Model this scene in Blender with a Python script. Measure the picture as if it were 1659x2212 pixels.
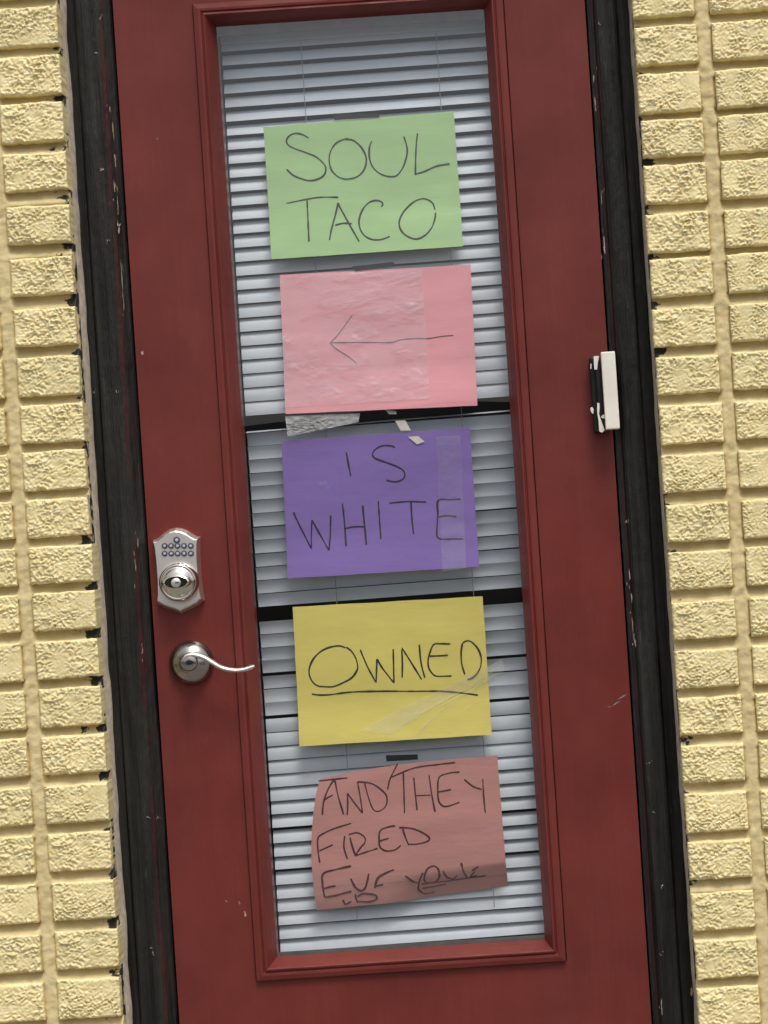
import bpy, bmesh, math, random
from mathutils import Vector, Matrix, noise as mnoise

random.seed(7)
for o in list(bpy.data.objects):
    bpy.data.objects.remove(o, do_unlink=True)
scene = bpy.context.scene
COL = scene.collection

# ---------------------------------------------------------------- camera
D = 4.0                      # camera distance from the door face (y = 0)
PXM = 1110.0                 # photo scale on the door face, for a 1659 px wide copy
TH = math.radians(3.75)      # roll of the hand-held camera
SN, CS = math.sin(TH), math.cos(TH)
ZC = 1.20                    # height of the picture centre on the door face
CX, CZ = 0.30, 1.20          # camera position
FH = 2212.0 / PXM            # height of the field on the door face
cam_d = bpy.data.cameras.new("camera")
cam_d.sensor_fit = 'VERTICAL'
cam_d.sensor_height = 24.0
cam_d.lens = 24.0 * D / FH
cam_d.clip_start = 0.05
cam_d.clip_end = 2000.0
cam = bpy.data.objects.new("camera", cam_d)
COL.objects.link(cam)
right = Vector((CS, 0, -SN)); upv = Vector((SN, 0, CS)); back = Vector((0, -1, 0))
cam.matrix_world = Matrix(((right.x, upv.x, back.x, CX),
                           (right.y, upv.y, back.y, -D),
                           (right.z, upv.z, back.z, CZ), (0, 0, 0, 1)))
off = Vector((0 - CX, 0, ZC - CZ))
cam_d.shift_x = off.dot(right) / FH
cam_d.shift_y = off.dot(upv) / FH
scene.camera = cam

# ---------------------------------------------------------------- sky, sun, exposure
SUN_EL, SUN_ROT = math.radians(62), math.radians(160)
world = bpy.data.worlds.new("World"); scene.world = world; world.use_nodes = True
nt = world.node_tree; nt.nodes.clear()
sky = nt.nodes.new('ShaderNodeTexSky'); sky.sky_type = 'NISHITA'; sky.sun_disc = False
sky.sun_elevation = SUN_EL; sky.sun_rotation = SUN_ROT
sky.air_density = 1.0; sky.dust_density = 4.0; sky.ozone_density = 1.0
hsv = nt.nodes.new('ShaderNodeHueSaturation'); hsv.inputs['Saturation'].default_value = 0.35
bg = nt.nodes.new('ShaderNodeBackground'); bg.inputs['Strength'].default_value = 0.15
wo = nt.nodes.new('ShaderNodeOutputWorld')
nt.links.new(sky.outputs[0], hsv.inputs['Color']); nt.links.new(hsv.outputs[0], bg.inputs[0]); nt.links.new(bg.outputs[0], wo.inputs[0])
sun_d = bpy.data.lights.new("sun", 'SUN'); sun_d.energy = 1.9; sun_d.angle = math.radians(18); sun_d.color = (1.0, 0.95, 0.87)
sun = bpy.data.objects.new("sun", sun_d); COL.objects.link(sun)
sdir = Vector((math.sin(SUN_ROT) * math.cos(SUN_EL), math.cos(SUN_ROT) * math.cos(SUN_EL), math.sin(SUN_EL)))
sun.rotation_euler = sdir.to_track_quat('Z', 'Y').to_euler()
sun.location = sdir * 20
scene.view_settings.view_transform = 'Standard'
scene.view_settings.look = 'None'
scene.view_settings.exposure = 0.10
scene.view_settings.gamma = 1.0
scene.view_settings.use_curve_mapping = False
scene.render.engine = 'CYCLES'
scene.cycles.max_bounces = 8
scene.cycles.transparent_max_bounces = 16

# ---------------------------------------------------------------- helpers
def P(px, py, y=0.0):
    """a measured position (1659 x 2212 copy of the photo) -> world point at depth y"""
    u, v = px - 829.5, py - 1106.0
    X = (u * CS - v * SN) / PXM
    Z = ZC - (u * SN + v * CS) / PXM
    k = (D + y) / D
    return Vector((CX + (X - CX) * k, y, CZ + (Z - CZ) * k))

def crop(x0, y0, scale):
    """measurements taken in an enlarged crop -> 1659 px copy"""
    f = 1659.0 / 3024.0
    return lambda x, y: ((x0 + x / scale) * f, (y0 + y / scale) * f)

def tag(o, label=None, cat=None, group=None, kind=None):
    if label: o['label'] = label
    if cat: o['category'] = cat
    if group: o['group'] = group
    if kind: o['kind'] = kind
    return o

def empty(name, loc=(0, 0, 0)):
    o = bpy.data.objects.new(name, None); o.location = loc; COL.objects.link(o)
    o.empty_display_size = 0.05
    return o

def link(name, me, mat=None, parent=None):
    o = bpy.data.objects.new(name, me); COL.objects.link(o)
    if mat is not None and not me.materials:
        for m in (mat if isinstance(mat, (list, tuple)) else [mat]):
            me.materials.append(m)
    if parent is not None:
        o.parent = parent
        o.matrix_parent_inverse = Matrix.Translation(-Vector(parent.location)) if parent.parent is None else Matrix()
    return o

def pyobj(name, verts, faces, mat, parent=None, smooth=False):
    me = bpy.data.meshes.new(name)
    me.from_pydata([tuple(v) for v in verts], [], faces); me.update()
    if smooth:
        me.polygons.foreach_set('use_smooth', [True] * len(me.polygons))
    return link(name, me, mat, parent)

def box_vf(x0, x1, y0, y1, z0, z1):
    v = [(x0, y0, z0), (x1, y0, z0), (x1, y1, z0), (x0, y1, z0), (x0, y0, z1), (x1, y0, z1), (x1, y1, z1), (x0, y1, z1)]
    f = [(0, 3, 2, 1), (4, 5, 6, 7), (0, 1, 5, 4), (1, 2, 6, 5), (2, 3, 7, 6), (3, 0, 4, 7)]
    return v, f

def bevel_box(name, x0, x1, y0, y1, z0, z1, mat, parent=None, r=0.003, seg=2):
    bm = bmesh.new()
    v, f = box_vf(x0, x1, y0, y1, z0, z1)
    bv = [bm.verts.new(p) for p in v]
    for q in f: bm.faces.new([bv[i] for i in q])
    if r > 0:
        bmesh.ops.bevel(bm, geom=list(bm.edges), offset=r, segments=seg, profile=0.5, affect='EDGES')
    me = bpy.data.meshes.new(name); bm.to_mesh(me); bm.free()
    return link(name, me, mat, parent)

def lathe_vf(prof, cx, cz, y0, n=40, start=0):
    """profile of (radius, height towards the camera) turned about the Y axis through (cx, cz)"""
    V, F = [], []
    for r, h in prof:
        for k in range(n):
            a = 2 * math.pi * k / n
            V.append((cx + r * math.cos(a), y0 - h, cz + r * math.sin(a)))
    for i in range(len(prof) - 1):
        for k in range(n):
            a, b = i * n + k, i * n + (k + 1) % n
            F.append((a, b, b + n, a + n))
    V.append((cx, y0 - prof[-1][1], cz)); c = len(V) - 1
    for k in range(n):
        F.append(((len(prof) - 1) * n + k, (len(prof) - 1) * n + (k + 1) % n, c))
    return V, F

def fb(x, y, z, s, oct=3):
    t, a, w = 0.0, 1.0, 0.0
    for i in range(oct):
        t += a * mnoise.noise(Vector((x * s, y * s, z * s))); w += a
        a *= 0.5; s *= 2.05
    return t / w

def smooth_line(pts, step):
    """Catmull-Rom through the points, resampled"""
    if len(pts) == 2:
        n = max(2, int((pts[1] - pts[0]).length / step))
        return [pts[0].lerp(pts[1], i / n) for i in range(n + 1)]
    out = []
    q = [pts[0]] + pts + [pts[-1]]
    for i in range(1, len(q) - 2):
        p0, p1, p2, p3 = q[i - 1], q[i], q[i + 1], q[i + 2]
        n = max(2, int((p2 - p1).length / step))
        for k in range(n):
            t = k / n
            out.append(0.5 * ((2 * p1) + (p2 - p0) * t + (2 * p0 - 5 * p1 + 4 * p2 - p3) * t * t + (3 * p1 - p0 - 3 * p2 + p3) * t ** 3))
    out.append(pts[-1])
    return out

# ---------------------------------------------------------------- materials
def newmat(name):
    m = bpy.data.materials.new(name); m.use_nodes = True
    n = m.node_tree.nodes; l = m.node_tree.links
    return m, n, l, n['Principled BSDF']

def N(n, t, **kw):
    q = n.new(t)
    for k, v in kw.items():
        if k in q.inputs: q.inputs[k].default_value = v
        else: setattr(q, k, v)
    return q

def coords(n, l, sc=(1, 1, 1), kind='Object', loc=(0, 0, 0), rot=0.0):
    tc = n.new('ShaderNodeTexCoord'); mp = n.new('ShaderNodeMapping')
    if rot:
        m0 = n.new('ShaderNodeMapping'); m0.inputs['Rotation'].default_value = (0, rot, 0)
        l.new(tc.outputs[kind], m0.inputs[0])
        mp.inputs['Scale'].default_value = sc; mp.inputs['Location'].default_value = loc
        l.new(m0.outputs[0], mp.inputs[0]); return mp.outputs[0]
    mp.inputs['Scale'].default_value = sc; mp.inputs['Location'].default_value = loc
    l.new(tc.outputs[kind], mp.inputs[0])
    return mp.outputs[0]

def noise_f(n, l, vec, scale, detail=4, rough=0.55):
    t = n.new('ShaderNodeTexNoise'); t.inputs['Scale'].default_value = scale
    t.inputs['Detail'].default_value = detail; t.inputs['Roughness'].default_value = rough
    l.new(vec, t.inputs['Vector']); return t.outputs['Fac']

def ramp(n, l, fac, a, b, ca=(0, 0, 0, 1), cb=(1, 1, 1, 1)):
    r = n.new('ShaderNodeValToRGB'); r.color_ramp.elements[0].position = a; r.color_ramp.elements[1].position = b
    r.color_ramp.elements[0].color = ca; r.color_ramp.elements[1].color = cb
    l.new(fac, r.inputs[0]); return r.outputs[0]

def mixc(n, l, fac, a, b, mode='MIX'):
    m = n.new('ShaderNodeMix'); m.data_type = 'RGBA'; m.blend_type = mode
    for idx, val in ((0, fac), (6, a), (7, b)):
        if isinstance(val, (int, float)): m.inputs[idx].default_value = val
        elif isinstance(val, tuple): m.inputs[idx].default_value = val
        else: l.new(val, m.inputs[idx])
    return m.outputs[2]

def math_n(n, l, op, a, b=None, clamp=False):
    m = n.new('ShaderNodeMath'); m.operation = op; m.use_clamp = clamp
    for i, val in enumerate((a, b)):
        if val is None: continue
        if isinstance(val, (int, float)): m.inputs[i].default_value = val
        else: l.new(val, m.inputs[i])
    return m.outputs[0]

def bump(n, l, b, h, strength, dist):
    q = n.new('ShaderNodeBump'); q.inputs['Strength'].default_value = strength; q.inputs['Distance'].default_value = dist
    l.new(h, q.inputs['Height']); l.new(q.outputs[0], b.inputs['Normal'])

# painted brick
def mat_brick():
    m, n, l, b = newmat("yellow_painted_brick")
    geo = n.new('ShaderNodeObjectInfo')
    v = coords(n, l)
    add = n.new('ShaderNodeVectorMath'); add.operation = 'ADD'
    comb = n.new('ShaderNodeCombineXYZ')
    l.new(math_n(n, l, 'MULTIPLY', geo.outputs['Random'], 37.0), comb.inputs[0]); l.new(math_n(n, l, 'MULTIPLY', geo.outputs['Random'], 91.0), comb.inputs[2])
    l.new(v, add.inputs[0]); l.new(comb.outputs[0], add.inputs[1]); v = add.outputs[0]
    f = noise_f(n, l, v, 45, 5)
    c = ramp(n, l, f, 0.3, 0.75, (0.70, 0.575, 0.27, 1), (0.85, 0.745, 0.435, 1))
    rnd = ramp(n, l, geo.outputs['Random'], 0, 1, (0.93, 0.93, 0.92, 1), (1.04, 1.03, 1.03, 1))
    c = mixc(n, l, 1.0, c, rnd, 'MULTIPLY')
    dirt = ramp(n, l, noise_f(n, l, v, 22, 8, 0.75), 0.62, 0.72)
    c = mixc(n, l, math_n(n, l, 'MULTIPLY', dirt, 0.45), c, (0.30, 0.235, 0.12, 1))
    l.new(c, b.inputs['Base Color']); b.inputs['Roughness'].default_value = 0.6
    b.inputs['Specular IOR Level'].default_value = 0.35
    bump(n, l, b, noise_f(n, l, v, 420, 4, 0.6), 0.5, 0.0012)
    return m
M_BRICK = mat_brick()

def mat_mortar():
    m, n, l, b = newmat("painted_mortar")
    v = coords(n, l)
    f = noise_f(n, l, v, 30, 5)
    c = ramp(n, l, f, 0.3, 0.7, (0.53, 0.42, 0.20, 1), (0.67, 0.555, 0.30, 1))
    # black paint dabbed on the joint ends next to the frame
    sx = n.new('ShaderNodeSeparateXYZ'); tc = n.new('ShaderNodeTexCoord'); l.new(tc.outputs['Object'], sx.inputs[0])
    ax = math_n(n, l, 'ABSOLUTE', math_n(n, l, 'ADD', sx.outputs[0], 0.007))
    edge = math_n(n, l, 'SUBTRACT', 0.583, ax)
    f2 = math_n(n, l, 'SUBTRACT', noise_f(n, l, v, 38, 3), 0.5)
    k = math_n(n, l, 'ADD', math_n(n, l, 'MULTIPLY', edge, 18.0), math_n(n, l, 'MULTIPLY', f2, 3.4))
    mask = ramp(n, l, k, 0.46, 0.62)
    c = mixc(n, l, mask, c, (0.018, 0.018, 0.016, 1))
    l.new(c, b.inputs['Base Color']); b.inputs['Roughness'].default_value = 0.75
    bump(n, l, b, noise_f(n, l, v, 160, 4, 0.65), 0.6, 0.002)
    return m
M_MORTAR = mat_mortar()

def mat_redpaint():
    m, n, l, b = newmat("dark_red_paint")
    v = coords(n, l)
    f = noise_f(n, l, v, 5, 5, 0.6)
    c = ramp(n, l, f, 0.25, 0.75, (0.112, 0.019, 0.0155, 1), (0.178, 0.034, 0.027, 1))
    sm = ramp(n, l, noise_f(n, l, coords(n, l, (1, 1, 0.5)), 11, 6, 0.65), 0.60, 0.80)
    c = mixc(n, l, math_n(n, l, 'MULTIPLY', sm, 0.30), c, (0.225, 0.068, 0.058, 1))
    br = ramp(n, l, noise_f(n, l, coords(n, l, (130, 40, 2.2)), 1.0, 5, 0.65), 0.3, 0.7, (0.95, 0.95, 0.95, 1), (1.04, 1.04, 1.04, 1))
    c = mixc(n, l, 1.0, c, br, 'MULTIPLY')
    dk = ramp(n, l, noise_f(n, l, coords(n, l, (1, 1, 1), loc=(3, 1, 7)), 60, 3, 0.5), 0.72, 0.80)
    c = mixc(n, l, math_n(n, l, 'MULTIPLY', dk, 0.4), c, (0.085, 0.014, 0.011, 1))
    l.new(c, b.inputs['Base Color'])
    l.new(ramp(n, l, noise_f(n, l, coords(n, l, (6, 6, 1.4)), 1.0, 5, 0.6), 0.3, 0.7, (0.30, 0.30, 0.30, 1), (0.55, 0.55, 0.55, 1)), b.inputs['Roughness'])
    b.inputs['Specular IOR Level'].default_value = 0.26
    h = math_n(n, l, 'ADD', noise_f(n, l, coords(n, l, (60, 60, 6)), 6, 4), math_n(n, l, 'MULTIPLY', noise_f(n, l, v, 9, 3), 1.5))
    bump(n, l, b, h, 0.22, 0.0012)
    return m
M_RED = mat_redpaint()

def mat_blackframe():
    m, n, l, b = newmat("worn_black_paint")
    v = coords(n, l)
    streak = coords(n, l, (70, 30, 3.2))
    f = noise_f(n, l, streak, 1.0, 6, 0.6)
    c = ramp(n, l, f, 0.3, 0.72, (0.004, 0.004, 0.0035, 1), (0.030, 0.030, 0.0255, 1))
    sx = n.new('ShaderNodeSeparateXYZ'); tc = n.new('ShaderNodeTexCoord'); l.new(tc.outputs['Object'], sx.inputs[0])
    # left jamb: red overspray in a strip near the door
    dl = math_n(n, l, 'ABSOLUTE', math_n(n, l, 'SUBTRACT', sx.outputs[0], -0.4835))
    kl = math_n(n, l, 'SUBTRACT', math_n(n, l, 'ADD', noise_f(n, l, coords(n, l, (55, 10, 9)), 1.0, 9, 0.75), 0.06), math_n(n, l, 'MULTIPLY', dl, 24.0))
    c = mixc(n, l, math_n(n, l, 'MULTIPLY', ramp(n, l, kl, 0.41, 0.56), 0.85), c, (0.048, 0.011, 0.010, 1))
    # right jamb: thinner red line by the gap
    dr = math_n(n, l, 'ABSOLUTE', math_n(n, l, 'SUBTRACT', sx.outputs[0], 0.4675))
    kr = math_n(n, l, 'SUBTRACT', math_n(n, l, 'ADD', noise_f(n, l, coords(n, l, (30, 10, 7), loc=(4, 0, 2)), 1.0, 6, 0.65), 0.02), math_n(n, l, 'MULTIPLY', dr, 70.0))
    c = mixc(n, l, math_n(n, l, 'MULTIPLY', ramp(n, l, kr, 0.36, 0.5), 0.6), c, (0.075, 0.016, 0.014, 1))
    # dusty scuffs
    sc = ramp(n, l, noise_f(n, l, coords(n, l, (45, 20, 9), loc=(9, 2, 3)), 1.0, 8, 0.7), 0.64, 0.74)
    c = mixc(n, l, math_n(n, l, 'MULTIPLY', sc, 0.5), c, (0.12, 0.12, 0.115, 1))
    l.new(c, b.inputs['Base Color'])
    b.inputs['Roughness'].default_value = 0.45; b.inputs['Specular IOR Level'].default_value = 0.3
    h = math_n(n, l, 'ADD', noise_f(n, l, coords(n, l, (260, 60, 7)), 1.0, 5, 0.6), noise_f(n, l, coords(n, l, (60, 60, 22)), 1.0, 5, 0.6))
    bump(n, l, b, h, 0.8, 0.006)
    return m
M_BLACK = mat_blackframe()

def mat_plain(name, col, rough=0.6, metal=0.0, nscale=40, var=0.12, bs=0.15, bd=0.001, spec=0.5):
    m, n, l, b = newmat(name)
    v = coords(n, l)
    f = noise_f(n, l, v, nscale, 4)
    lo = tuple(max(0, x * (1 - var)) for x in col) + (1,); hi = tuple(min(1, x * (1 + var)) for x in col) + (1,)
    l.new(ramp(n, l, f, 0.3, 0.7, lo, hi), b.inputs['Base Color'])
    b.inputs['Roughness'].default_value = rough; b.inputs['Metallic'].default_value = metal
    b.inputs['Specular IOR Level'].default_value = spec
    if bs: bump(n, l, b, noise_f(n, l, v, nscale * 4, 3), bs, bd)
    return m

M_CAULK = mat_plain("old_caulk", (0.58, 0.49, 0.38), 0.8, nscale=60, var=0.25, bs=0.5)
M_CHIPW = mat_plain("bare_wood_chip", (0.27, 0.20, 0.12), 0.8, nscale=120)
M_CHIPP = mat_plain("pale_primer_chip", (0.36, 0.27, 0.24), 0.7, nscale=120)
M_CHIPG = mat_plain("grey_scratch", (0.22, 0.16, 0.15), 0.7, nscale=120)
M_NICKEL = mat_plain("satin_nickel", (0.80, 0.76, 0.71), 0.42, 1.0, nscale=30, var=0.06, bs=0.08, bd=0.0004)
M_POLISH = mat_plain("polished_nickel", (0.66, 0.62, 0.55), 0.10, 1.0, nscale=30, var=0.04, bs=0)
M_LEVER = mat_plain("aged_nickel", (0.36, 0.34, 0.32), 0.20, 1.0, nscale=50, var=0.15, bs=0.1, bd=0.0004)
M_KEYS = mat_plain("rubber_key_rim", (0.06, 0.06, 0.085), 0.5, nscale=50, bs=0)
M_KEYC = mat_plain("pale_key_cap", (0.42, 0.42, 0.50), 0.5, nscale=50, bs=0)
M_DARK = mat_plain("black_slot", (0.01, 0.01, 0.01), 0.6, bs=0)
M_WHITEP = mat_plain("white_plastic", (0.74, 0.70, 0.61), 0.5, nscale=25, var=0.07, bs=0.15, bd=0.0008)
M_BLACKP = mat_plain("black_tape", (0.010, 0.010, 0.011), 0.55, nscale=40, var=0.3, bs=0.3, spec=0.25)
M_SLAT = mat_plain("white_slat_enamel", (0.53, 0.59, 0.64), 0.42, nscale=14, var=0.05, bs=0.10, bd=0.002)
M_CORD = mat_plain("ladder_cord", (0.25, 0.25, 0.25), 0.8, nscale=90)
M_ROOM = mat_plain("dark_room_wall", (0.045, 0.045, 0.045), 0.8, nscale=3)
M_INK = mat_plain("black_marker", (0.022, 0.022, 0.020), 0.6, nscale=60, bs=0)
M_INKSHADE = mat_plain("marker_and_fold_shade", (0.06, 0.022, 0.024), 0.6, nscale=60, bs=0)  # ink on the salmon sheet, also paints its crease line and shadows

def mat_paper(name, col, wr=0.25):
    m, n, l, b = newmat(name)
    v = coords(n, l)
    f = noise_f(n, l, coords(n, l, (4, 4, 14)), 1.0, 5, 0.6)
    lo = tuple(x * 0.90 for x in col) + (1,); hi = tuple(min(1, x * 1.08) for x in col) + (1,)
    l.new(ramp(n, l, f, 0.3, 0.7, lo, hi), b.inputs['Base Color'])
    b.inputs['Roughness'].default_value = 0.75; b.inputs['Specular IOR Level'].default_value = 0.25
    h = math_n(n, l, 'ADD', noise_f(n, l, coords(n, l, (7, 7, 26)), 1.0, 4), math_n(n, l, 'MULTIPLY', noise_f(n, l, v, 500, 2), 0.08))
    bump(n, l, b, h, wr, 0.006)
    return m
M_GREEN = mat_paper("green_paper", (0.36, 0.55, 0.255))
M_PINK = mat_paper("pink_paper", (0.73, 0.315, 0.35))
M_PURPLE = mat_paper("purple_paper", (0.225, 0.15, 0.41))
M_YELLOW = mat_paper("yellow_paper", (0.64, 0.555, 0.15))
M_SALMON = mat_paper("salmon_paper", (0.47, 0.235, 0.21), 0.4)

def mat_sheer(name, haze, gloss_rough, spec, wr=0.0, scale=(60, 60, 60), tint=(0.85, 0.87, 0.88, 1), rot=0.0):
    """clear film or glass: mostly see-through, some haze, a mirror-like share"""
    m = bpy.data.materials.new(name); m.use_nodes = True
    n = m.node_tree.nodes; l = m.node_tree.links; n.clear()
    out = n.new('ShaderNodeOutputMaterial'); tr = n.new('ShaderNodeBsdfTransparent'); df = n.new('ShaderNodeBsdfDiffuse')
    gl = n.new('ShaderNodeBsdfGlossy'); gl.inputs['Roughness'].default_value = gloss_rough
    df.inputs['Color'].default_value = tint
    m1 = n.new('ShaderNodeMixShader'); m2 = n.new('ShaderNodeMixShader')
    l.new(tr.outputs[0], m1.inputs[1]); l.new(df.outputs[0], m1.inputs[2])
    hz = math_n(n, l, 'MULTIPLY', noise_f(n, l, coords(n, l, scale, rot=rot), 1.0, 5, 0.6), haze * 2)
    l.new(hz, m1.inputs[0])
    fr = n.new('ShaderNodeLayerWeight'); fr.inputs['Blend'].default_value = 0.5      # same from both sides of the thin sheet
    f5 = math_n(n, l, 'MULTIPLY', math_n(n, l, 'POWER', fr.outputs['Facing'], 5.0), 0.9)
    l.new(math_n(n, l, 'MULTIPLY', math_n(n, l, 'ADD', f5, 0.043), spec, True), m2.inputs[0])
    l.new(m1.outputs[0], m2.inputs[1]); l.new(gl.outputs[0], m2.inputs[2]); l.new(m2.outputs[0], out.inputs[0])
    if wr:
        q = n.new('ShaderNodeBump'); q.inputs['Strength'].default_value = wr; q.inputs['Distance'].default_value = 0.012
        hh = noise_f(n, l, coords(n, l, scale, loc=(2, 3, 4), rot=rot), 1.0, 4, 0.5)
        msk = ramp(n, l, noise_f(n, l, coords(n, l, (14, 14, 18), loc=(5, 1, 2)), 1.0, 3, 0.5), 0.42, 0.62)
        l.new(math_n(n, l, 'MULTIPLY', hh, msk), q.inputs['Height'])
        for s in (df, gl, fr): l.new(q.outputs[0], s.inputs['Normal'])
    return m
M_GLASS = mat_sheer("window_glass", 0.006, 0.0, 1.9, 0.0, (5, 5, 2.5))
M_TAPE = mat_sheer("tape_or_reflection", 0.15, 0.42, 0.9, 0.75, (9, 9, 44), (0.84, 0.80, 0.86, 1), math.radians(12))
M_REFL = mat_sheer("painted_reflection", 0.09, 0.25, 1.0, 0.3, (8, 8, 5), (0.66, 0.66, 0.80, 1))  # mirrored light in the glass, painted as a hazy film
M_SHEEN = mat_sheer("painted_sheen", 0.115, 0.3, 1.0, 0.2, (12, 12, 12), (0.98, 0.96, 0.85, 1))  # reflected sheen over the yellow sheet, painted into a film
M_GLINT = mat_plain("painted_glint", (0.62, 0.58, 0.50), 0.6, nscale=60)  # pale colour painting small reflections in the glass

# ---------------------------------------------------------------- the setting: ground
ZG = 0.0
M_CONC = mat_plain("sidewalk_concrete", (0.18, 0.172, 0.162), 0.85, nscale=9, var=0.2, bs=0.4, bd=0.004)
M_ASPH = mat_plain("asphalt", (0.055, 0.055, 0.056), 0.8, nscale=30, var=0.25, bs=0.5, bd=0.006)
o = pyobj("ground", [(-300, -600, -0.13), (300, -600, -0.13), (300, 300, -0.13), (-300, 300, -0.13)], [(0, 1, 2, 3)], M_ASPH)
tag(o, "dark asphalt ground reaching to the horizon", kind='structure')
v, f = box_vf(-40, 40, -2.6, 0.5, -0.126, 0.0)
tag(pyobj("pavement", v, f, M_CONC), "grey concrete pavement in front of the door", kind='structure')
v, f = box_vf(-40, 40, -2.75, -2.602, -0.126, 0.004)
tag(pyobj("kerb", v, f, M_CONC), "concrete kerb along the pavement", kind='structure')

# ---------------------------------------------------------------- the brick wall
YB = -0.085                  # brick face
XL, XR = -0.554, 0.5405      # sides of the opening in the wall
ZTOP = 2.40                  # top of the opening
wall = empty("brick_wall", (0, 0, 0))
tag(wall, "rough yellow painted brick wall on both sides of the red door", "wall")

BW1 = 0.119                  # cut bricks beside the door
BW2 = 0.196
JV = 0.029
BH = 0.0735
def crinkle(x, z, seed):
    wx = x + 0.006 * mnoise.noise(Vector((x * 70, z * 70, seed)))
    wz = z + 0.006 * mnoise.noise(Vector((x * 70, z * 70, seed + 9)))
    n1 = mnoise.noise(Vector((wx * 165, wz * 200, seed * 1.7)))
    n2 = mnoise.noise(Vector((wx * 210, wz * 270, seed * 2.3 + 4)))
    lo = mnoise.noise(Vector((x * 24, z * 24, seed + 3)))
    mask = 0.55 + 0.75 * mnoise.noise(Vector((x * 30, z * 36, seed + 20)))
    mask = max(0.12, min(1.0, mask))
    return (1 - abs(n1) * 2.2) * 0.0026 * mask + n2 * 0.0052 * mask + lo * 0.0020

def brick_mesh(w, h, dep, seed):
    nx = int(w / 0.0016); nz = int(h / 0.0016)
    V, F = [], []
    for j in range(nz + 1):
        for i in range(nx + 1):
            s, t = i / nx, j / nz
            x = (s - 0.5) * w; z = (t - 0.5) * h
            # ragged outline
            x += (s - 0.5) * 2 * 0.0016 * fb(seed, z, 1.0 if s < 0.5 else 5.0, 60, 3)
            e = (t - 0.5) * 2
            z += e * (0.0030 * fb(x, seed, 2.0 if t < 0.5 else 7.0, 38, 3) + (0.0018 * fb(x, seed, 11.0, 90, 2) if t < 0.5 else 0))
            d = min((1 - abs(s - 0.5) * 2) * w / 2, (1 - abs(t - 0.5) * 2) * h / 2)
            rnd = 0.0036 * max(0.0, 1 - d / 0.0045) ** 2
            V.append((x, -crinkle(x, z, seed) + rnd, z))
    for j in range(nz):
        for i in range(nx):
            a = j * (nx + 1) + i
            F.append((a, a + 1, a + nx + 2, a + nx + 1))
    # sides
    ring = [i for i in range(nx + 1)] + [(j + 1) * (nx + 1) - 1 for j in range(1, nz + 1)] + \
           [nz * (nx + 1) + i for i in range(nx - 1, -1, -1)] + [j * (nx + 1) for j in range(nz - 1, 0, -1)]
    b0 = len(V)
    for r in ring: V.append((V[r][0], dep, V[r][2]))
    for k in range(len(ring)):
        q = (k + 1) % len(ring)
        F.append((ring[q], ring[k], b0 + k, b0 + q))
    me = bpy.data.meshes.new("brick")
    me.from_pydata(V, [], F); me.update()
    me.polygons.foreach_set('use_smooth', [True] * ((nx * nz)) + [False] * len(ring))
    me.materials.append(M_BRICK)
    return me
CUT = [brick_mesh(BW1, BH, 0.062, 3.1 * k + 1) for k in range(9)]
FULL = [brick_mesh(BW2, BH, 0.062, 2.7 * k + 40) for k in range(6)]

# lower edges of the bricks measured down each side of the photo
kz = 1659.0 / 3024.0 / 1.659
Lz = [300, 620, 925, 1245, 1590, 1930, 2261, 2581, 2891, 3196, 3506, 3811, 4116, 4431, 4743, 5053, 5373, 5688, 6008, 6328, 6648]
Rz = [100, 415, 725, 1020, 1320, 1640, 1930, 2256, 2571, 2891, 3211, 3536, 3846, 4171, 4490, 4798, 5108, 5428, 5738, 6073, 6383]
def zrow(py, Xc):
    v = py - 1106.0
    Z = ZC - (Xc * math.tan(TH) + v / (PXM * CS))
    return CZ + (Z - CZ) * (D + YB) / D
def rows(lst, Xc):
    zs = [zrow(p * kz, Xc) for p in lst]
    p = (zs[0] - zs[-1]) / (len(zs) - 1)
    while zs[0] + p + BH < 2.78: zs.insert(0, zs[0] + p)
    while zs[-1] - p > 0.0: zs.append(zs[-1] - p)
    return zs
ROWL, ROWR = rows(Lz, -0.63), rows(Rz, 0.62)
rb = random.Random(11)
def put_brick(me, x, z, small):
    o = bpy.data.objects.new("brick", me); COL.objects.link(o); o.parent = wall
    o.location = (x + rb.uniform(-.0012, .0012), YB + rb.uniform(-.0022, .0016), z + BH / 2)
    o.rotation_euler = (rb.uniform(-.012, .012), rb.uniform(-.009, .009), rb.uniform(-.01, .01))
    o.scale = (rb.uniform(.985, 1.01), 1.0, rb.uniform(.965, 1.02))
cols = []
for side in (-1, 1):
    for i, z in enumerate(ROWL if side < 0 else ROWR):
        edge = XL if side < 0 else XR
        put_brick(rb.choice(CUT), edge + side * (BW1 / 2 + 0.001), z, True)
        for c in range(3):
            xx = edge + side * (BW1 + JV + BW2 / 2 + c * (BW2 + JV))
            put_brick(rb.choice(FULL), xx, z, False)
for z in [q for q in ROWL if q > ZTOP + 0.01]:
    for c in range(5):
        put_brick(rb.choice(FULL), XL + 0.02 + BW2 / 2 + c * (BW2 + 0.0195), z, False)

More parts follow.
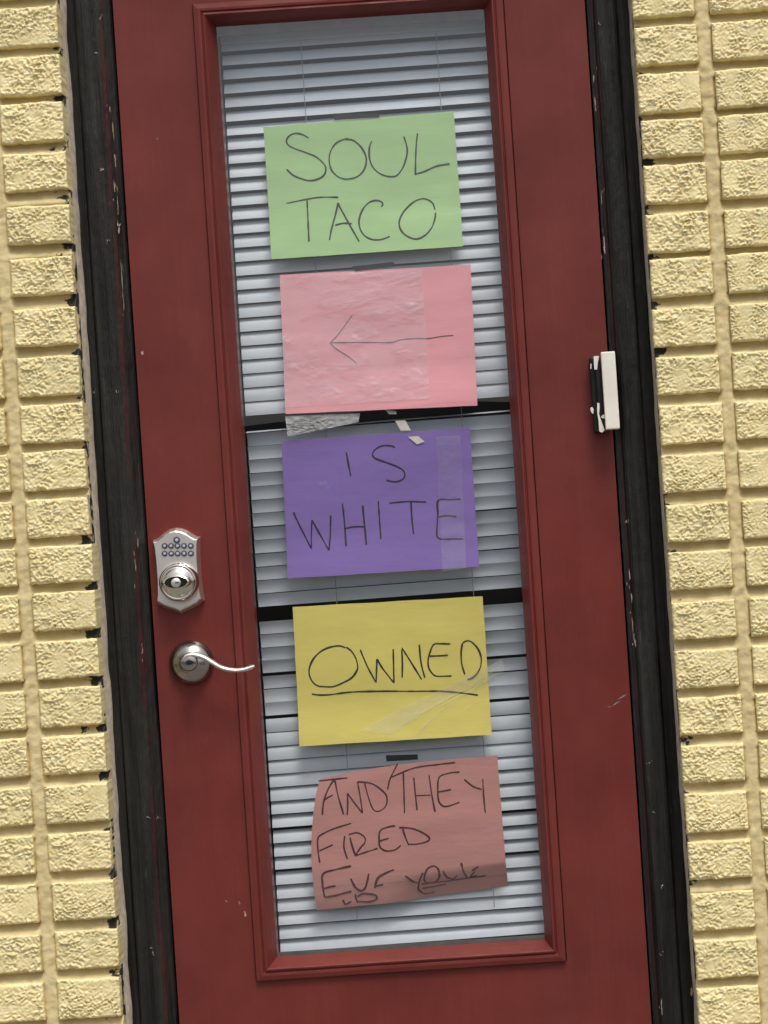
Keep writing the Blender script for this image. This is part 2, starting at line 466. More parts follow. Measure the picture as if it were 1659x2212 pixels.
# mortar bed: recessed bed joints, fuller vertical joints
YM = YB + 0.0145
def mortar_mesh(side):
    edge = XL if side < 0 else XR
    xs = [0.0015]
    joints = [BW1 + JV / 2 + c * (BW2 + JV) for c in range(4)]
    far = joints[-1] + 0.02
    x = 0.0015
    while x < far:
        near = min(abs(x - j) for j in joints)
        x += 0.0035 if near < 0.024 or x < 0.05 else 0.016
        xs.append(x)
    nz = 960; V, F = [], []; rws = sorted(ROWL if side < 0 else ROWR)
    for j in range(nz + 1):
        z = -0.02 + 2.82 * j / nz
        for xx in xs:
            X = edge + side * xx
            near = min(abs(xx - jj) for jj in joints)
            y = YM + 0.0024 * fb(X, 0, z, 36, 3)
            # raked deeper just under each brick, fuller on top of the next one
            up = next((q for q in rws if q >= z - 0.002), None)
            if up is not None:
                u_ = (up - z) / 0.021
                if u_ < 1.3: y += 0.0105 * (1 - 1.7 * max(0.0, min(1.0, u_)))
            w = 0.0105 + 0.004 * fb(X * 0.3, 3, z, 26, 3)
            if near < w + 0.007:
                t = max(0, min(1, (w + 0.007 - near) / 0.007))
                y = y * (1 - t) + t * (YB + 0.0055 + 0.0042 * fb(X, 5, z, 60, 4))
            V.append((X, y, z))
    n = len(xs)
    for j in range(nz):
        for i in range(n - 1):
            a = j * n + i
            q = (a, a + 1, a + n + 1, a + n)
            F.append(q if side > 0 else q[::-1])
    return V, F
for side in (-1, 1):
    V, F = mortar_mesh(side)
    pyobj("mortar", V, F, M_MORTAR, wall, True)
# body of the wall behind the bricks and beyond them
for (a, b_, c, d_) in ((-6, XL - 0.0012, -0.1, 3.2), (XR + 0.0012, 6, -0.1, 3.2), (XL - 0.001, XR + 0.001, ZTOP, 3.2)):
    v, f = box_vf(a, b_, YM + 0.006, 0.16, c, d_)
    pyobj("backing", v, f, M_MORTAR, wall)

# ---------------------------------------------------------------- interior
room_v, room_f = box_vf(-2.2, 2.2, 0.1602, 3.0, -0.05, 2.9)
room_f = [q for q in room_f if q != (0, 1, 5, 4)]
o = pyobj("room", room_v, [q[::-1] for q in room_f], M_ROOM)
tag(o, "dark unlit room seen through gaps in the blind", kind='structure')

# ---------------------------------------------------------------- black door frame
DX0, DX1 = -0.462, 0.4545
frame = empty("door_frame", (0, 0, 0))
tag(frame, "worn black painted wooden frame around the red door", "door frame")
def extrude_profile(name, prof, z0, z1, mat, parent, n=260, amp=0.0011, seed=0):
    V, F = [], []; m = len(prof)
    for j in range(n + 1):
        z = z0 + (z1 - z0) * j / n
        for i, (x, y) in enumerate(prof):
            V.append((x + amp * fb(x * 3, seed, z, 9, 3), y + 1.4 * amp * fb(x * 3, seed + 5, z, 14, 3), z))
    for j in range(n):
        for i in range(m - 1):
            a = j * m + i
            F.append((a, a + 1, a + m + 1, a + m))
    return pyobj(name, V, F, mat, parent)
def jamb_prof(outer, inner, sgn):
    w = abs(inner - outer)
    pr = [(0.0005, 0.15), (0.0005, -0.010), (0.010, -0.013), (0.0175, -0.0135), (0.0205, -0.010), (0.0225, -0.0215), (0.026, -0.0245),
          (0.050, -0.0255), (0.066, -0.0245), (0.073, -0.021), (0.079, -0.013), (w - 0.0055, -0.0045), (w - 0.0035, 0.004), (w - 0.0035, 0.060), (w - 0.0035, 0.15)]
    return [(outer + sgn * a, b_) for a, b_ in pr]
extrude_profile("jamb", jamb_prof(XL, DX0, 1), 0.0, ZTOP, M_BLACK, frame, seed=1)
rp = jamb_prof(XR, DX1, -1)
# hinge side: wider outer groove, narrower inner round
rw = XR - DX1
pr = [(0.0005, 0.15), (0.0005, -0.006), (0.012, -0.009), (0.0235, -0.0095), (0.0265, -0.006), (0.029, -0.020), (0.033, -0.0235),
      (0.052, -0.0245), (0.064, -0.0235), (0.0685, -0.018), (0.071, -0.004), (rw - 0.004, 0.001), (rw - 0.003, 0.012), (rw - 0.003, 0.15)]
extrude_profile("jamb", [(XR - a, b_) for a, b_ in pr][::-1], 0.0, ZTOP, M_BLACK, frame, seed=2)
v, f = box_vf(XL + 0.001, XR - 0.001, -0.022, 0.15, 2.372, ZTOP - 0.0005)
pyobj("head", v, f, M_BLACK, frame)
# stops that close the gap behind the slab
for a, b_ in ((DX0 - 0.004, DX0 + 0.016), (DX1 - 0.016, DX1 + 0.004)):
    v, f = box_vf(a, b_, 0.061, 0.085, 0.0, 2.371)
    pyobj("stop", v, f, M_BLACK, frame)
# caulk along the brickwork
def caulk(x, sgn, w, seed):
    V, F = [], []; n = 220
    for j in range(n + 1):
        z = 0.0 + ZTOP * j / n
        k = max(0.15, 1 + 1.6 * fb(seed, z, 2, 10, 3))
        V += [(x - sgn * 0.0012, YB + 0.040, z), (x + sgn * w * 0.30 * k, -0.032, z), (x + sgn * w * k, -0.0105, z)]
    for j in range(n):
        for i in range(2):
            a = j * 3 + i
            F.append((a, a + 1, a + 4, a + 3) if sgn > 0 else (a, a + 3, a + 4, a + 1))
    return pyobj("caulk_bead", V, F, M_CAULK, frame, True)
caulk(XL, 1, 0.0030, 3.3); caulk(XR, -1, 0.0024, 8.1)

def chip(px, py, rx, rz, y, mat, parent, seed, ang=0.0, name="paint_chip"):
    """small flake with a ragged outline, lying on the surface at depth y"""
    c = P(px, py, y); V = [(c.x, y, c.z)]; n = 15
    for k in range(n):
        a = 2 * math.pi * k / n
        r = 0.35 + 0.85 * random.Random(seed * 31 + k).random()
        x, z = math.cos(a) * r * rx, math.sin(a) * r * rz
        V.append((c.x + x * math.cos(ang) - z * math.sin(ang), y, c.z + x * math.sin(ang) + z * math.cos(ang)))
    return pyobj(name, V, [(0, 1 + (k + 1) % n, 1 + k) for k in range(n)], mat, parent)
def chips(px, py, rx, rz, y, mat, parent, seed):
    r = random.Random(seed)
    chip(px, py, rx * 0.62, rz * 0.85, y, mat, parent, seed)
    for k in range(r.randint(1, 3)):
        chip(px + r.gauss(0, rx * 1500), py + r.gauss(0, rz * 1300), rx * r.uniform(.2, .5), rz * r.uniform(.12, .35) + .0008, y - 0.0001 * (k + 1), mat, parent, seed * 7 + k)
c1 = crop(0, 0, 1.659); c3 = crop(2024, 0, 1.659); c4 = crop(0, 1333, 1.659); c6 = crop(2024, 1333, 1.659); c7 = crop(0, 2699, 1.659); c9 = crop(2024, 2699, 1.659)
left_chips = [(c1(718, 715), 2.6, 9, M_CHIPW), (c1(738, 840), 1.7, 26, M_CHIPW), (c1(752, 1040), 2.2, 16, M_CHIPW), (c1(748, 1220), 3.0, 14, M_CHIPW),
              (c1(770, 1350), 1.6, 30, M_CHIPW), (c1(778, 1505), 3.4, 10, M_CHIPP), (c1(795, 1800), 1.5, 42, M_CHIPW), (c1(808, 1990), 1.4, 24, M_CHIPW),
              (c1(672, 1105), 5, 2.2, M_CHIPP), (c1(630, 345), 2.5, 2, M_CHIPP), (c1(655, 120), 2.2, 4, M_CHIPG), (c1(700, 1570), 3, 4, M_CHIPG),
              (c4(885, 1480), 2.2, 16, M_CHIPW), (c4(900, 1330), 2.6, 14, M_CHIPG), (c4(760, 345), 2, 5, M_CHIPG), (c4(615, 350), 2, 3, M_CHIPG), (c4(930, 2040), 2, 9, M_CHIPG),
              (c7(965, 860), 3.5, 1.6, M_CHIPP), (c7(1030, 858), 2, 3, M_CHIPG), (c7(1000, 1745), 2.5, 5, M_CHIPG)]
for i, ((px, py), rx, rz, m) in enumerate(left_chips):
    chips(px, py, rx / 1000, rz / 1000, -0.0268, m, frame, i + 1)
right_chips = [(c3(520, 510), 2.2, 9, M_CHIPW), (c3(530, 680), 2.4, 15, M_CHIPW), (c3(572, 1300), 1.3, 22, M_CHIPW), (c3(590, 1600), 1.8, 24, M_CHIPP), (c3(553, 150), 2.5, 3, M_CHIPG),
               (c6(755, 1550), 1.8, 16, M_CHIPP), (c6(768, 1690), 2.0, 12, M_CHIPP), (c6(775, 1880), 1.6, 26, M_CHIPW), (c6(790, 1980), 2.2, 12, M_CHIPP), (c6(735, 1195), 1.6, 3, M_CHIPP),
               (c9(968, 1308), 4, 3, M_CHIPP), (c9(965, 2110), 1.8, 20, M_CHIPP), (c9(1160, 2000), 4.5, 15, M_CHIPW), (c9(908, 825), 3, 2, M_CHIPG), (c9(885, 505), 2, 2, M_CHIPP), (c9(960, 1760), 2, 3, M_CHIPG)]
for i, ((px, py), rx, rz, m) in enumerate(right_chips):
    chips(px, py, rx / 1000, rz / 1000, -0.0262, m, frame, i + 60)

# ---------------------------------------------------------------- the door
door = empty("door", (0, 0, 0))
tag(door, "dark red painted door with a tall glazed panel, keypad lock and lever", "door")
OX0, OX1 = -0.3065, 0.2965           # outside of the glazing frame
OZ0, OZ1 = ZC - 0.894, ZC + 1.0085
ZD0, ZD1 = 0.012, 2.368
g = 0.0016
xs = [DX0, OX0 - g, OX1 + g, DX1]; zs = [ZD0, OZ0 - g, OZ1 + g, ZD1]
bm = bmesh.new()
T = 0.058
def grid_face(y, flip):
    vv = [[bm.verts.new((x, y, z)) for x in xs] for z in zs]
    for j in range(3):
        for i in range(3):
            if i == 1 and j == 1: continue
            q = [vv[j][i], vv[j][i + 1], vv[j + 1][i + 1], vv[j + 1][i]]
            bm.faces.new(q[::-1] if flip else q)
    return vv
fv = grid_face(0.0, False); bv = grid_face(T, True)
def ringf(idx, flip=False):
    for k in range(len(idx)):
        a, b_ = idx[k], idx[(k + 1) % len(idx)]
        q = [fv[a[0]][a[1]], bv[a[0]][a[1]], bv[b_[0]][b_[1]], fv[b_[0]][b_[1]]]
        bm.faces.new(q[::-1] if flip else q)
ringf([(0, 0), (0, 1), (0, 2), (0, 3), (1, 3), (2, 3), (3, 3), (3, 2), (3, 1), (3, 0), (2, 0), (1, 0)])
ringf([(1, 1), (1, 2), (2, 2), (2, 1)], True)
bmesh.ops.recalc_face_normals(bm, faces=bm.faces)
me = bpy.data.meshes.new("slab"); bm.to_mesh(me); bm.free()
slab = link("slab", me, M_RED, door)

PROF = [(0.0, 0.012), (0.0, -0.0065), (0.0015, -0.0085), (0.010, -0.0105), (0.0145, -0.0100), (0.0165, -0.0072), (0.0180, -0.0072), (0.0195, -0.0112),
        (0.0225, -0.0120), (0.0245, -0.0095), (0.0265, -0.0050), (0.0330, 0.0100), (0.0388, 0.0258), (0.0388, 0.0310)]
def moulding(side, seed):
    V, F = [], []; n = 70; m = len(PROF)
    for j in range(n + 1):
        t = j / n
        for i, (d, y) in enumerate(PROF):
            x0, x1, z0, z1 = OX0 + d, OX1 - d, OZ0 + d, OZ1 - d
            p = {'b': (x0 + (x1 - x0) * t, z0), 't': (x1 + (x0 - x1) * t, z1), 'l': (x0, z1 + (z0 - z1) * t), 'r': (x1, z0 + (z1 - z0) * t)}[side]
            w = 0.00055 * min(1, 12 * min(t, 1 - t))
            V.append((p[0] + w * fb(p[0] + seed, i * .3, p[1], 13, 2), y + w * 1.3 * fb(p[0], i * .3 + seed, p[1], 17, 2), p[1] + w * fb(p[0], i * .3 + 9, p[1] + seed, 13, 2)))
    for j in range(n):
        for i in range(m - 1):
            a = j * m + i
            F.append((a, a + m, a + m + 1, a + 1))
    return pyobj("glazing_moulding", V, F, M_RED, door)
for k, s in enumerate('btlr'): moulding(s, k * 3.7)
YG = 0.0260
gx0, gx1, gz0, gz1 = OX0 + 0.036, OX1 - 0.036, OZ0 + 0.036, OZ1 - 0.036
v, f = box_vf(gx0, gx1, YG, YG + 0.004, gz0, gz1)
pane = pyobj("glass_pane", v, [f[2]], M_GLASS, door)
M_SPACER = mat_plain("grey_spacer", (0.085, 0.08, 0.075), 0.6, nscale=30, var=0.3)
v, f = box_vf(gx0, gx1, YG + 0.0006, YG + 0.0045, OZ1 - 0.0385 - 0.019, OZ1 - 0.0392); pyobj("spacer_bar", v, f, M_SPACER, door)
v, f = box_vf(gx0, gx1, YG + 0.0006, YG + 0.0045, OZ0 + 0.0392, OZ0 + 0.0385 + 0.008); pyobj("spacer_bar", v, f, M_SPACER, door)
# room-side sash edge so that nothing floats between slab and pane
v, f = box_vf(OX0 + 0.0005, OX1 - 0.0005, 0.0312, 0.056, OZ0 + 0.0005, OZ0 + 0.0386); pyobj("glazing_stop", v, f, M_RED, door)
v, f = box_vf(OX0 + 0.0005, OX1 - 0.0005, 0.0312, 0.056, OZ1 - 0.0386, OZ1 - 0.0005); pyobj("glazing_stop", v, f, M_RED, door)
v, f = box_vf(OX0 + 0.0005, OX0 + 0.0386, 0.0312, 0.056, OZ0 + 0.039, OZ1 - 0.039); pyobj("glazing_stop", v, f, M_RED, door)
v, f = box_vf(OX1 - 0.0386, OX1 - 0.0005, 0.0312, 0.056, OZ0 + 0.039, OZ1 - 0.039); pyobj("glazing_stop", v, f, M_RED, door)
# nicks and scratches in the red paint
for i, (px, py, rx, rz, m, a) in enumerate([(308, 763, 3, 6, M_CHIPP, 0.3), (530, 1975, 2.6, 7, M_CHIPP, 0.25), (517, 1950, 1.5, 6, M_CHIPG, 0.2), (489, 1947, 5, 1.2, M_CHIPG, -0.7),
        (1343, 1506, 16, 1.7, M_CHIPG, 0.45), (1330, 1520, 13, 1.5, M_CHIPG, 0.5), (1318, 1526, 8, 1.2, M_CHIPG, 0.1), (340, 300, 1.5, 2, M_CHIPG, 0), (488, 1520, 2, 2, M_DARK, 0), (1101, 1995, 2, 2, M_CHIPG, 0)]):
    chip(px, py, rx / 1000, rz / 1000, -0.0006, m, slab.parent, 200 + i, a)

# keypad deadbolt
cl = crop(560, 2040, 3.16)
pc = P(*cl(460, 650))
lock_out = [(-43, 58), (-37, 59), (-31, 63), (-22, 70), (-11, 75.5), (0, 77.5), (11, 75.5), (22, 70), (31, 63), (37, 59), (43, 58.5),
            (41.2, 45), (40, 20), (40, -20), (41.2, -45), (43, -57), (38, -60), (31, -65), (20, -70), (9, -74), (0, -79), (-9, -74), (-20, -70), (-31, -65), (-38, -60), (-43, -57),
            (-41.2, -45), (-40, -20), (-40, 20), (-41.2, 45)]
V, F = [], []
lay = [(1.075, 0.0), (1.07, -0.006), (1.0, -0.020), (0.965, -0.0225)]
for s, y in lay:
    for (a, b_) in lock_out: V.append((pc.x + a * s / 1000, y, pc.z + b_ * s / 1000))
m = len(lock_out)
for i in range(len(lay) - 1):
    for k in range(m):
        q = (k + 1) % m
        F.append((i * m + k, i * m + q, (i + 1) * m + q, (i + 1) * m + k)[::-1])
F.append(tuple(range((len(lay) - 1) * m, len(lay) * m))[::-1])
lock = pyobj("keypad_lock", V, F, M_NICKEL, door)
bmx = bmesh.new(); bmx.from_mesh(lock.data); bmesh.ops.recalc_face_normals(bmx, faces=bmx.faces); bmx.to_mesh(lock.data); bmx.free()
lock['label'] = "satin nickel keypad deadbolt with an arched plate"
def sub(name, V, F, mats, parent, smooth=True, fm=None):
    me = bpy.data.meshes.new(name); me.from_pydata([tuple(p) for p in V], [], F); me.update()
    for mm in mats: me.materials.append(mm)
    if fm: me.polygons.foreach_set('material_index', fm)
    bmx = bmesh.new(); bmx.from_mesh(me); bmesh.ops.recalc_face_normals(bmx, faces=bmx.faces); bmx.to_mesh(me); bmx.free()
    if smooth: me.polygons.foreach_set('use_smooth', [True] * len(me.polygons))
    o = bpy.data.objects.new(name, me); COL.objects.link(o); o.parent = parent
    return o
YF = -0.0225
keys = [(430, 272)] + [(x, 345) for x in (280, 360, 440, 520, 605)] + [(x, 440) for x in (280, 362, 442, 522, 607)]
for i, (x, y) in enumerate(keys):
    p = P(*cl(x, y), YF)
    rr = 0.0058 if i else 0.0066
    A, B = lathe_vf([(rr, 0), (rr, 0.0016), (rr * .62, 0.0020)], p.x, p.z, YF, 14)
    A2, B2 = lathe_vf([(rr * .5, 0.0018), (rr * .46, 0.0030), (rr * .3, 0.0032)], p.x, p.z, YF, 14)
    o0 = len(A)
    sub("key_button", A + A2, B + [tuple(q + o0 for q in ff) for ff in B2], [M_KEYS, M_KEYC], lock, False, [0] * len(B) + [1] * len(B2))
kc = P(*cl(462, 795), YF)
A, B = lathe_vf([(0.0385, 0), (0.0385, 0.006), (0.0375, 0.010), (0.0345, 0.0165), (0.0320, 0.0185), (0.0305, 0.0165), (0.0296, 0.0165), (0.0265, 0.0205), (0.0200, 0.0245), (0.0100, 0.0270), (0.003, 0.0275)], kc.x, kc.z, YF, 56)
sub("lock_collar", A, B, [M_POLISH], lock)
# thumb turn: lens-shaped bar standing in the collar
V, F = [], []; n = 32
for hy, sc in ((0.012, 1.06), (0.031, 1.0), (0.036, 0.93), (0.0375, 0.8)):
    for k in range(n):
        a = 2 * math.pi * k / n
        ca, sa = math.cos(a), math.sin(a)
        V.append((kc.x + 0.0275 * sc * math.copysign(abs(ca) ** 0.8, ca), YF - hy, kc.z + 0.001 + 0.0135 * sc * math.copysign(abs(sa) ** 1.15, sa)))
for i in range(3):
    for k in range(n):
        q = (k + 1) % n; F.append((i * n + k, i * n + q, (i + 1) * n + q, (i + 1) * n + k))
F.append(tuple(range(3 * n, 4 * n)))
sub("thumb_turn", V, F, [M_POLISH], lock, False)
A, B = lathe_vf([(0.0092, 0.035), (0.0092, 0.0395), (0.0078, 0.0406), (0.002, 0.0406)], kc.x, kc.z, YF, 24)
sub("key_cylinder", A, B, [M_NICKEL], lock)
v, f = box_vf(kc.x - 0.001, kc.x + 0.0068, YF - 0.0412, YF - 0.0404, kc.z - 0.001, kc.z + 0.0011)
sub("key_slot", v, f, [M_DARK], lock, False)

# lever handle
rc = P(*cl(610, 1800), -0.004)
A, B = lathe_vf([(0.0438, 0), (0.0438, 0.003), (0.0425, 0.0075), (0.037, 0.0160), (0.028, 0.0230), (0.0175, 0.0270), (0.0165, 0.029)], rc.x, rc.z, 0.0, 64)
handle = pyobj("lever_handle", A, B, M_LEVER, door, True)
bmx = bmesh.new(); bmx.from_mesh(handle.data); bmesh.ops.recalc_face_normals(bmx, faces=bmx.faces); bmx.to_mesh(handle.data); bmx.free()
handle.data.polygons.foreach_set('use_smooth', [True] * len(handle.data.polygons))
handle['label'] = "curved lever handle on a round domed rose"
YL = -0.052
hub = P(*cl(585, 1785), YL)
A, B = lathe_vf([(0.0125, 0.016), (0.0125, 0.046), (0.0165, 0.050), (0.0175, 0.057), (0.0145, 0.0610), (0.004, 0.0620)], hub.x, hub.z - 0.001, 0.0, 32)
sub("lever_neck", A, B, [M_LEVER], handle)
path = [P(*cl(x, y), YL) for x, y in [(515, 1770), (545, 1722), (600, 1702), (680, 1704), (780, 1735), (880, 1795), (1000, 1862), (1150, 1892), (1280, 1880), (1395, 1838)]]
path = smooth_line(path, 0.003)
V, F = [], []; n = 14; L = len(path)
for i, p in enumerate(path):
    tdir = (path[min(i + 1, L - 1)] - path[max(i - 1, 0)]).normalized()
    nn = Vector((-tdir.z, 0, tdir.x)); t = i / (L - 1)
    hh = (0.0058 * (1 - t) + 0.0042 * t) * (1 if t < 0.97 else 0.6); dd = 0.0095 * (1 - 0.25 * t)
    if t < 0.04: hh *= 0.6
    yo = -0.004 * math.sin(t * math.pi)
    for k in range(n):
        a = 2 * math.pi * k / n
        q = p + nn * (hh * math.cos(a)) + Vector((0, dd * math.sin(a) + yo, 0))
        V.append(q)
for i in range(L - 1):
    for k in range(n):
        q = (k + 1) % n; F.append((i * n + k, i * n + q, (i + 1) * n + q, (i + 1) * n + k))
F.append(tuple(range(n))); F.append(tuple(range((L - 1) * n, L * n)))
sub("lever_arm", V, F, [M_NICKEL], handle)

# ---------------------------------------------------------------- block at the hinge edge
cs_ = crop(2280, 1340, 5.53)
YW = -0.058
w0, w1 = P(*cs_(520, 900), YW), P(*cs_(820, 900), YW)
zt, zb = P(*cs_(625, 245), YW).z, P(*cs_(745, 1935), YW).z
sens = empty("hinge_block", ((w0.x + w1.x) / 2, -0.03, zb))
tag(sens, "small white block with a blackened left side at the door's right edge", "door hardware")
bevel_box("white_cover", w0.x - 0.0005, w1.x + 0.0005, YW, -0.0275, zb, zt, M_WHITEP, sens, 0.0022)
d0 = P(*cs_(250, 1000), -0.034).x
bevel_box("black_plate", d0 + 0.001, w0.x - 0.002, -0.034, -0.001, zb - 0.004, zt - 0.006, M_BLACKP, sens, 0.004)
bevel_box("black_ridge", d0 + 0.011, w0.x - 0.0015, -0.044, -0.0335, zb + 0.004, zt - 0.012, M_BLACKP, sens, 0.003)
for pts in ([(318, 345), (435, 340), (410, 480), (395, 635), (335, 640), (322, 480)], [(250, 500), (272, 520), (270, 620), (245, 625)], [(245, 1470), (290, 1450), (318, 1500), (310, 1600), (285, 1590), (250, 1530)],
            [(395, 1360), (445, 1370), (448, 1480), (435, 1600), (480, 1740), (560, 1960), (500, 2010), (440, 1980), (425, 1760), (395, 1560)],
            [(480, 1660), (530, 1610), (590, 1650), (610, 1740), (540, 1700), (490, 1690)]):
    yy = -0.0445 if pts[0][0] > 300 else -0.0345
    A = [P(*cs_(x, y), yy) for x, y in pts]; A2 = [a + Vector((0, 0.002, 0)) for a in A]; k = len(A)
    pyobj("bare_patch", A + A2, [tuple(range(k))[::-1]] + [(i, (i + 1) % k, (i + 1) % k + k, i + k) for i in range(k)], M_WHITEP, sens)

# ---------------------------------------------------------------- venetian blind
blind = empty("venetian_blind", (0, 0.05, OZ0 + 0.05))
tag(blind, "white slatted blind hanging behind the glass of the red door", "blind")
YS = 0.082
bots = [84, 114] + [144 + 30.2 * k for k in range(26)] + [936] + [936 + 28.92 * j for j in range(1, 14)] + \
       [1341, 1371, 1400, 1428, 1455, 1489, 1519, 1547, 1583, 1613, 1643, 1673, 1701, 1731, 1759, 1788, 1821, 1850, 1878, 1911, 1941, 1969, 1998, 2028, 2056]
SX0, SX1 = -0.2675, 0.2580
def slat_mesh(seed):
    V, F = [], []; nx, nc = 26, 6
    wid = 0.0266; L = SX1 - SX0
    for j in range(nc + 1):
        c = (j / nc - 0.5)
        for i in range(nx + 1):
            s = i / nx
            wv = 0.0010 * fb(seed, s * L, 0, 7, 2) + 0.0006 * fb(seed + 3, s * L, c, 20, 2)
            V.append(((s - 0.5) * L, c * wid, 0.0022 * (1 - 4 * c * c) + wv))
    for j in range(nc):
        for i in range(nx):
            a = j * (nx + 1) + i
            F.append((a, a + 1, a + nx + 2, a + nx + 1))
    me = bpy.data.meshes.new("slat"); me.from_pydata(V, [], F); me.update()
    me.polygons.foreach_set('use_smooth', [True] * len(F)); me.materials.append(M_SLAT)
    return me
SL = [slat_mesh(5.3 * k) for k in range(7)]
rs = random.Random(5)
slat_z = []
for i, py in enumerate(bots):
    v_ = py - 1106.0
    Z = ZC - (-0.262 * math.tan(TH) + v_ / (PXM * CS))
    Z = CZ + (Z - CZ) * (D + YS) / D
    if py == 1341: continue
    tilt = 62 + rs.uniform(-2, 2)              # degrees from level, lower edge towards the glass
    if 450 < py < 936: tilt += 22 * (py - 450) / 486
    if 936 < py < 1500: tilt = -72 + rs.uniform(-5, 5)     # these lean the other way since the cord was disturbed
    if 1500 < py < 1570: tilt = -84 + rs.uniform(-3, 3)
    if 1570 < py < 1800: tilt = 88 - 26 * (py - 1570) / 230 + rs.uniform(-3, 3)
    if py == 936: tilt = 4
    if i < 8: tilt = 57 + rs.uniform(-2, 2)
    roll = 0.50 + rs.uniform(-0.10, 0.10)
    if py == 936: roll = 0.9
    a = math.radians(tilt)
    o = bpy.data.objects.new("slat", rs.choice(SL)); COL.objects.link(o); o.parent = blind
    o.matrix_parent_inverse = Matrix.Translation(-Vector(blind.location))
    half = 0.0133 * abs(math.sin(a))
    o.location = ((SX0 + SX1) / 2, YS, Z + half + math.sin(math.radians(roll)) * 0.26)
    # local y runs across the slat: -y edge is the lower, outer edge
    o.rotation_euler = (a, -math.radians(roll), 0)
    slat_z.append(Z)
ztop_b = OZ1 - 0.04
v, f = box_vf(SX0, SX1, 0.070, 0.095, ztop_b - 0.022, ztop_b + 0.03)
pyobj("head_rail", v, f, M_SLAT, blind)
v, f = box_vf(SX0, SX1, 0.072, 0.092, OZ0 + 0.008, OZ0 + 0.034)
pyobj("bottom_rail", v, f, M_SLAT, blind)
for px_t, py_t, px_b, py_b in ((942, 70, 1068, 1960), (650, 90, 772, 1990)):
    a, b_ = P(px_t, py_t, 0.0655), P(px_b, py_b, 0.0655)
    V, F = [], []; n = 90
    for i in range(n + 1):
        p = a.lerp(b_, i / n); p.x += 0.0012 * fb(px_t, i * 0.1, 0, 3, 2); p.y += 0.001 * math.sin(i * 1.9)
        for (dx, dy) in ((-.0007, 0), (0, -.0007), (.0007, 0), (0, .0007)): V.append((p.x + dx, p.y + dy, p.z))
    for i in range(n):
        for k in range(4):
            F.append((i * 4 + k, i * 4 + (k + 1) % 4, i * 4 + 4 + (k + 1) % 4, i * 4 + 4 + k))
    pyobj("ladder_cord", V, F, M_CORD, blind)

# ---------------------------------------------------------------- paper signs behind the glass
YP = 0.0325
class Sheet:
    def __init__(self, name, corners, mat, label, shape, y=YP, nx=44, nz=32):
        self.tl, self.tr, self.br, self.bl = [P(a, b_, y) for a, b_ in corners]
        self.y = y; self.shape = shape
        ctr = (self.tl + self.tr + self.br + self.bl) / 4
        V, F = [], []
        for j in range(nz + 1):
            for i in range(nx + 1):
                s, t = i / nx, j / nz
                V.append(self.pt(s, t))
        for j in range(nz):
            for i in range(nx):
                a = j * (nx + 1) + i
                F.append((a, a + nx + 1, a + nx + 2, a + 1))
        self.o = pyobj(name, V, F, mat, None, True)
        tag(self.o, label, "paper sign", "handwritten paper signs on the door glass")
    def flat(self, s, t):
        return self.tl.lerp(self.tr, s).lerp(self.bl.lerp(self.br, s), t)
    def pt(self, s, t):
        p = self.flat(s, t); dx, dy, dz = self.shape(s, t)
        return p + Vector((dx, dy, dz))
    def st(self, p):
        s = t = 0.5
        for _ in range(8):
            q = self.flat(s, t); e = p - q
            us = (self.tr - self.tl).lerp(self.br - self.bl, t); ut = (self.bl - self.tl).lerp(self.br - self.tr, s)
            det = us.x * ut.z - us.z * ut.x
            s += (e.x * ut.z - e.z * ut.x) / det; t += (us.x * e.z - us.z * e.x) / det
        return s, t
    def on(self, px, py, lift):
        p = P(px, py, self.y); s, t = self.st(p)
        for _ in range(4):
            d = self.shape(max(0, min(1, s)), max(0, min(1, t)))
            s, t = self.st(p - Vector((d[0], 0, d[2])))
        dy = self.shape(max(0, min(1, s)), max(0, min(1, t)))[1]
        return Vector((p.x, self.y + dy - lift, p.z))
    def strokes(self, cr, lines, w=0.0034, mat=None, name="letter_or_shade", lift=0.0005, per=None):
        if per:                                   # one part per letter
            k = 0
            for c in per:
                self.strokes(cr, lines[k:k + c], w, mat, name, lift); k += c
            assert k == len(lines), (k, len(lines))
            return
        V, F = [], []
        for ln in lines:
            pts = smooth_line([Vector((cr(*q)[0], cr(*q)[1], 0)) for q in ln], 3.0)
            W = []
            for i, p in enumerate(pts):
                W.append(self.on(p.x, p.y, lift))
            b0 = len(V); n = len(W)
            for i, p in enumerate(W):
                td = W[min(i + 1, n - 1)] - W[max(i - 1, 0)]
                nn = Vector((-td.z, 0, td.x)); nn = nn.normalized() if nn.length > 1e-9 else Vector((0, 0, 1))
                ww = w * 0.5 * (0.95 + 0.75 * fb(p.x, 3 + w * 900, p.z, 45, 3))
                if i in (0, n - 1): ww *= 0.6
                V += [p + nn * ww, p - nn * ww]
            for i in range(n - 1):
                a = b0 + i * 2; F.append((a, a + 1, a + 3, a + 2))
        o = pyobj(name, V, F, mat or M_INK, self.o)
        return o
    def film(self, name, corners, mat, lift=0.0012, nx=24, nz=16, wr=0.0006):
        c = corners; V, F = [], []
        for j in range(nz + 1):
            for i in range(nx + 1):
                s, t = i / nx, j / nz
                x = (c[0][0] * (1 - s) + c[1][0] * s) * (1 - t) + (c[3][0] * (1 - s) + c[2][0] * s) * t
                y = (c[0][1] * (1 - s) + c[1][1] * s) * (1 - t) + (c[3][1] * (1 - s) + c[2][1] * s) * t
                p = self.on(x, y, lift); p.y += wr * fb(p.x * 0.5, 0, p.z * 1.4, 40, 3)
                V.append(p)
        for j in range(nz):
            for i in range(nx):
                a = j * (nx + 1) + i; F.append((a, a + nx + 1, a + nx + 2, a + 1))
        return pyobj(name, V, F, mat, self.o, True)
ident = lambda x, y: (x, y)

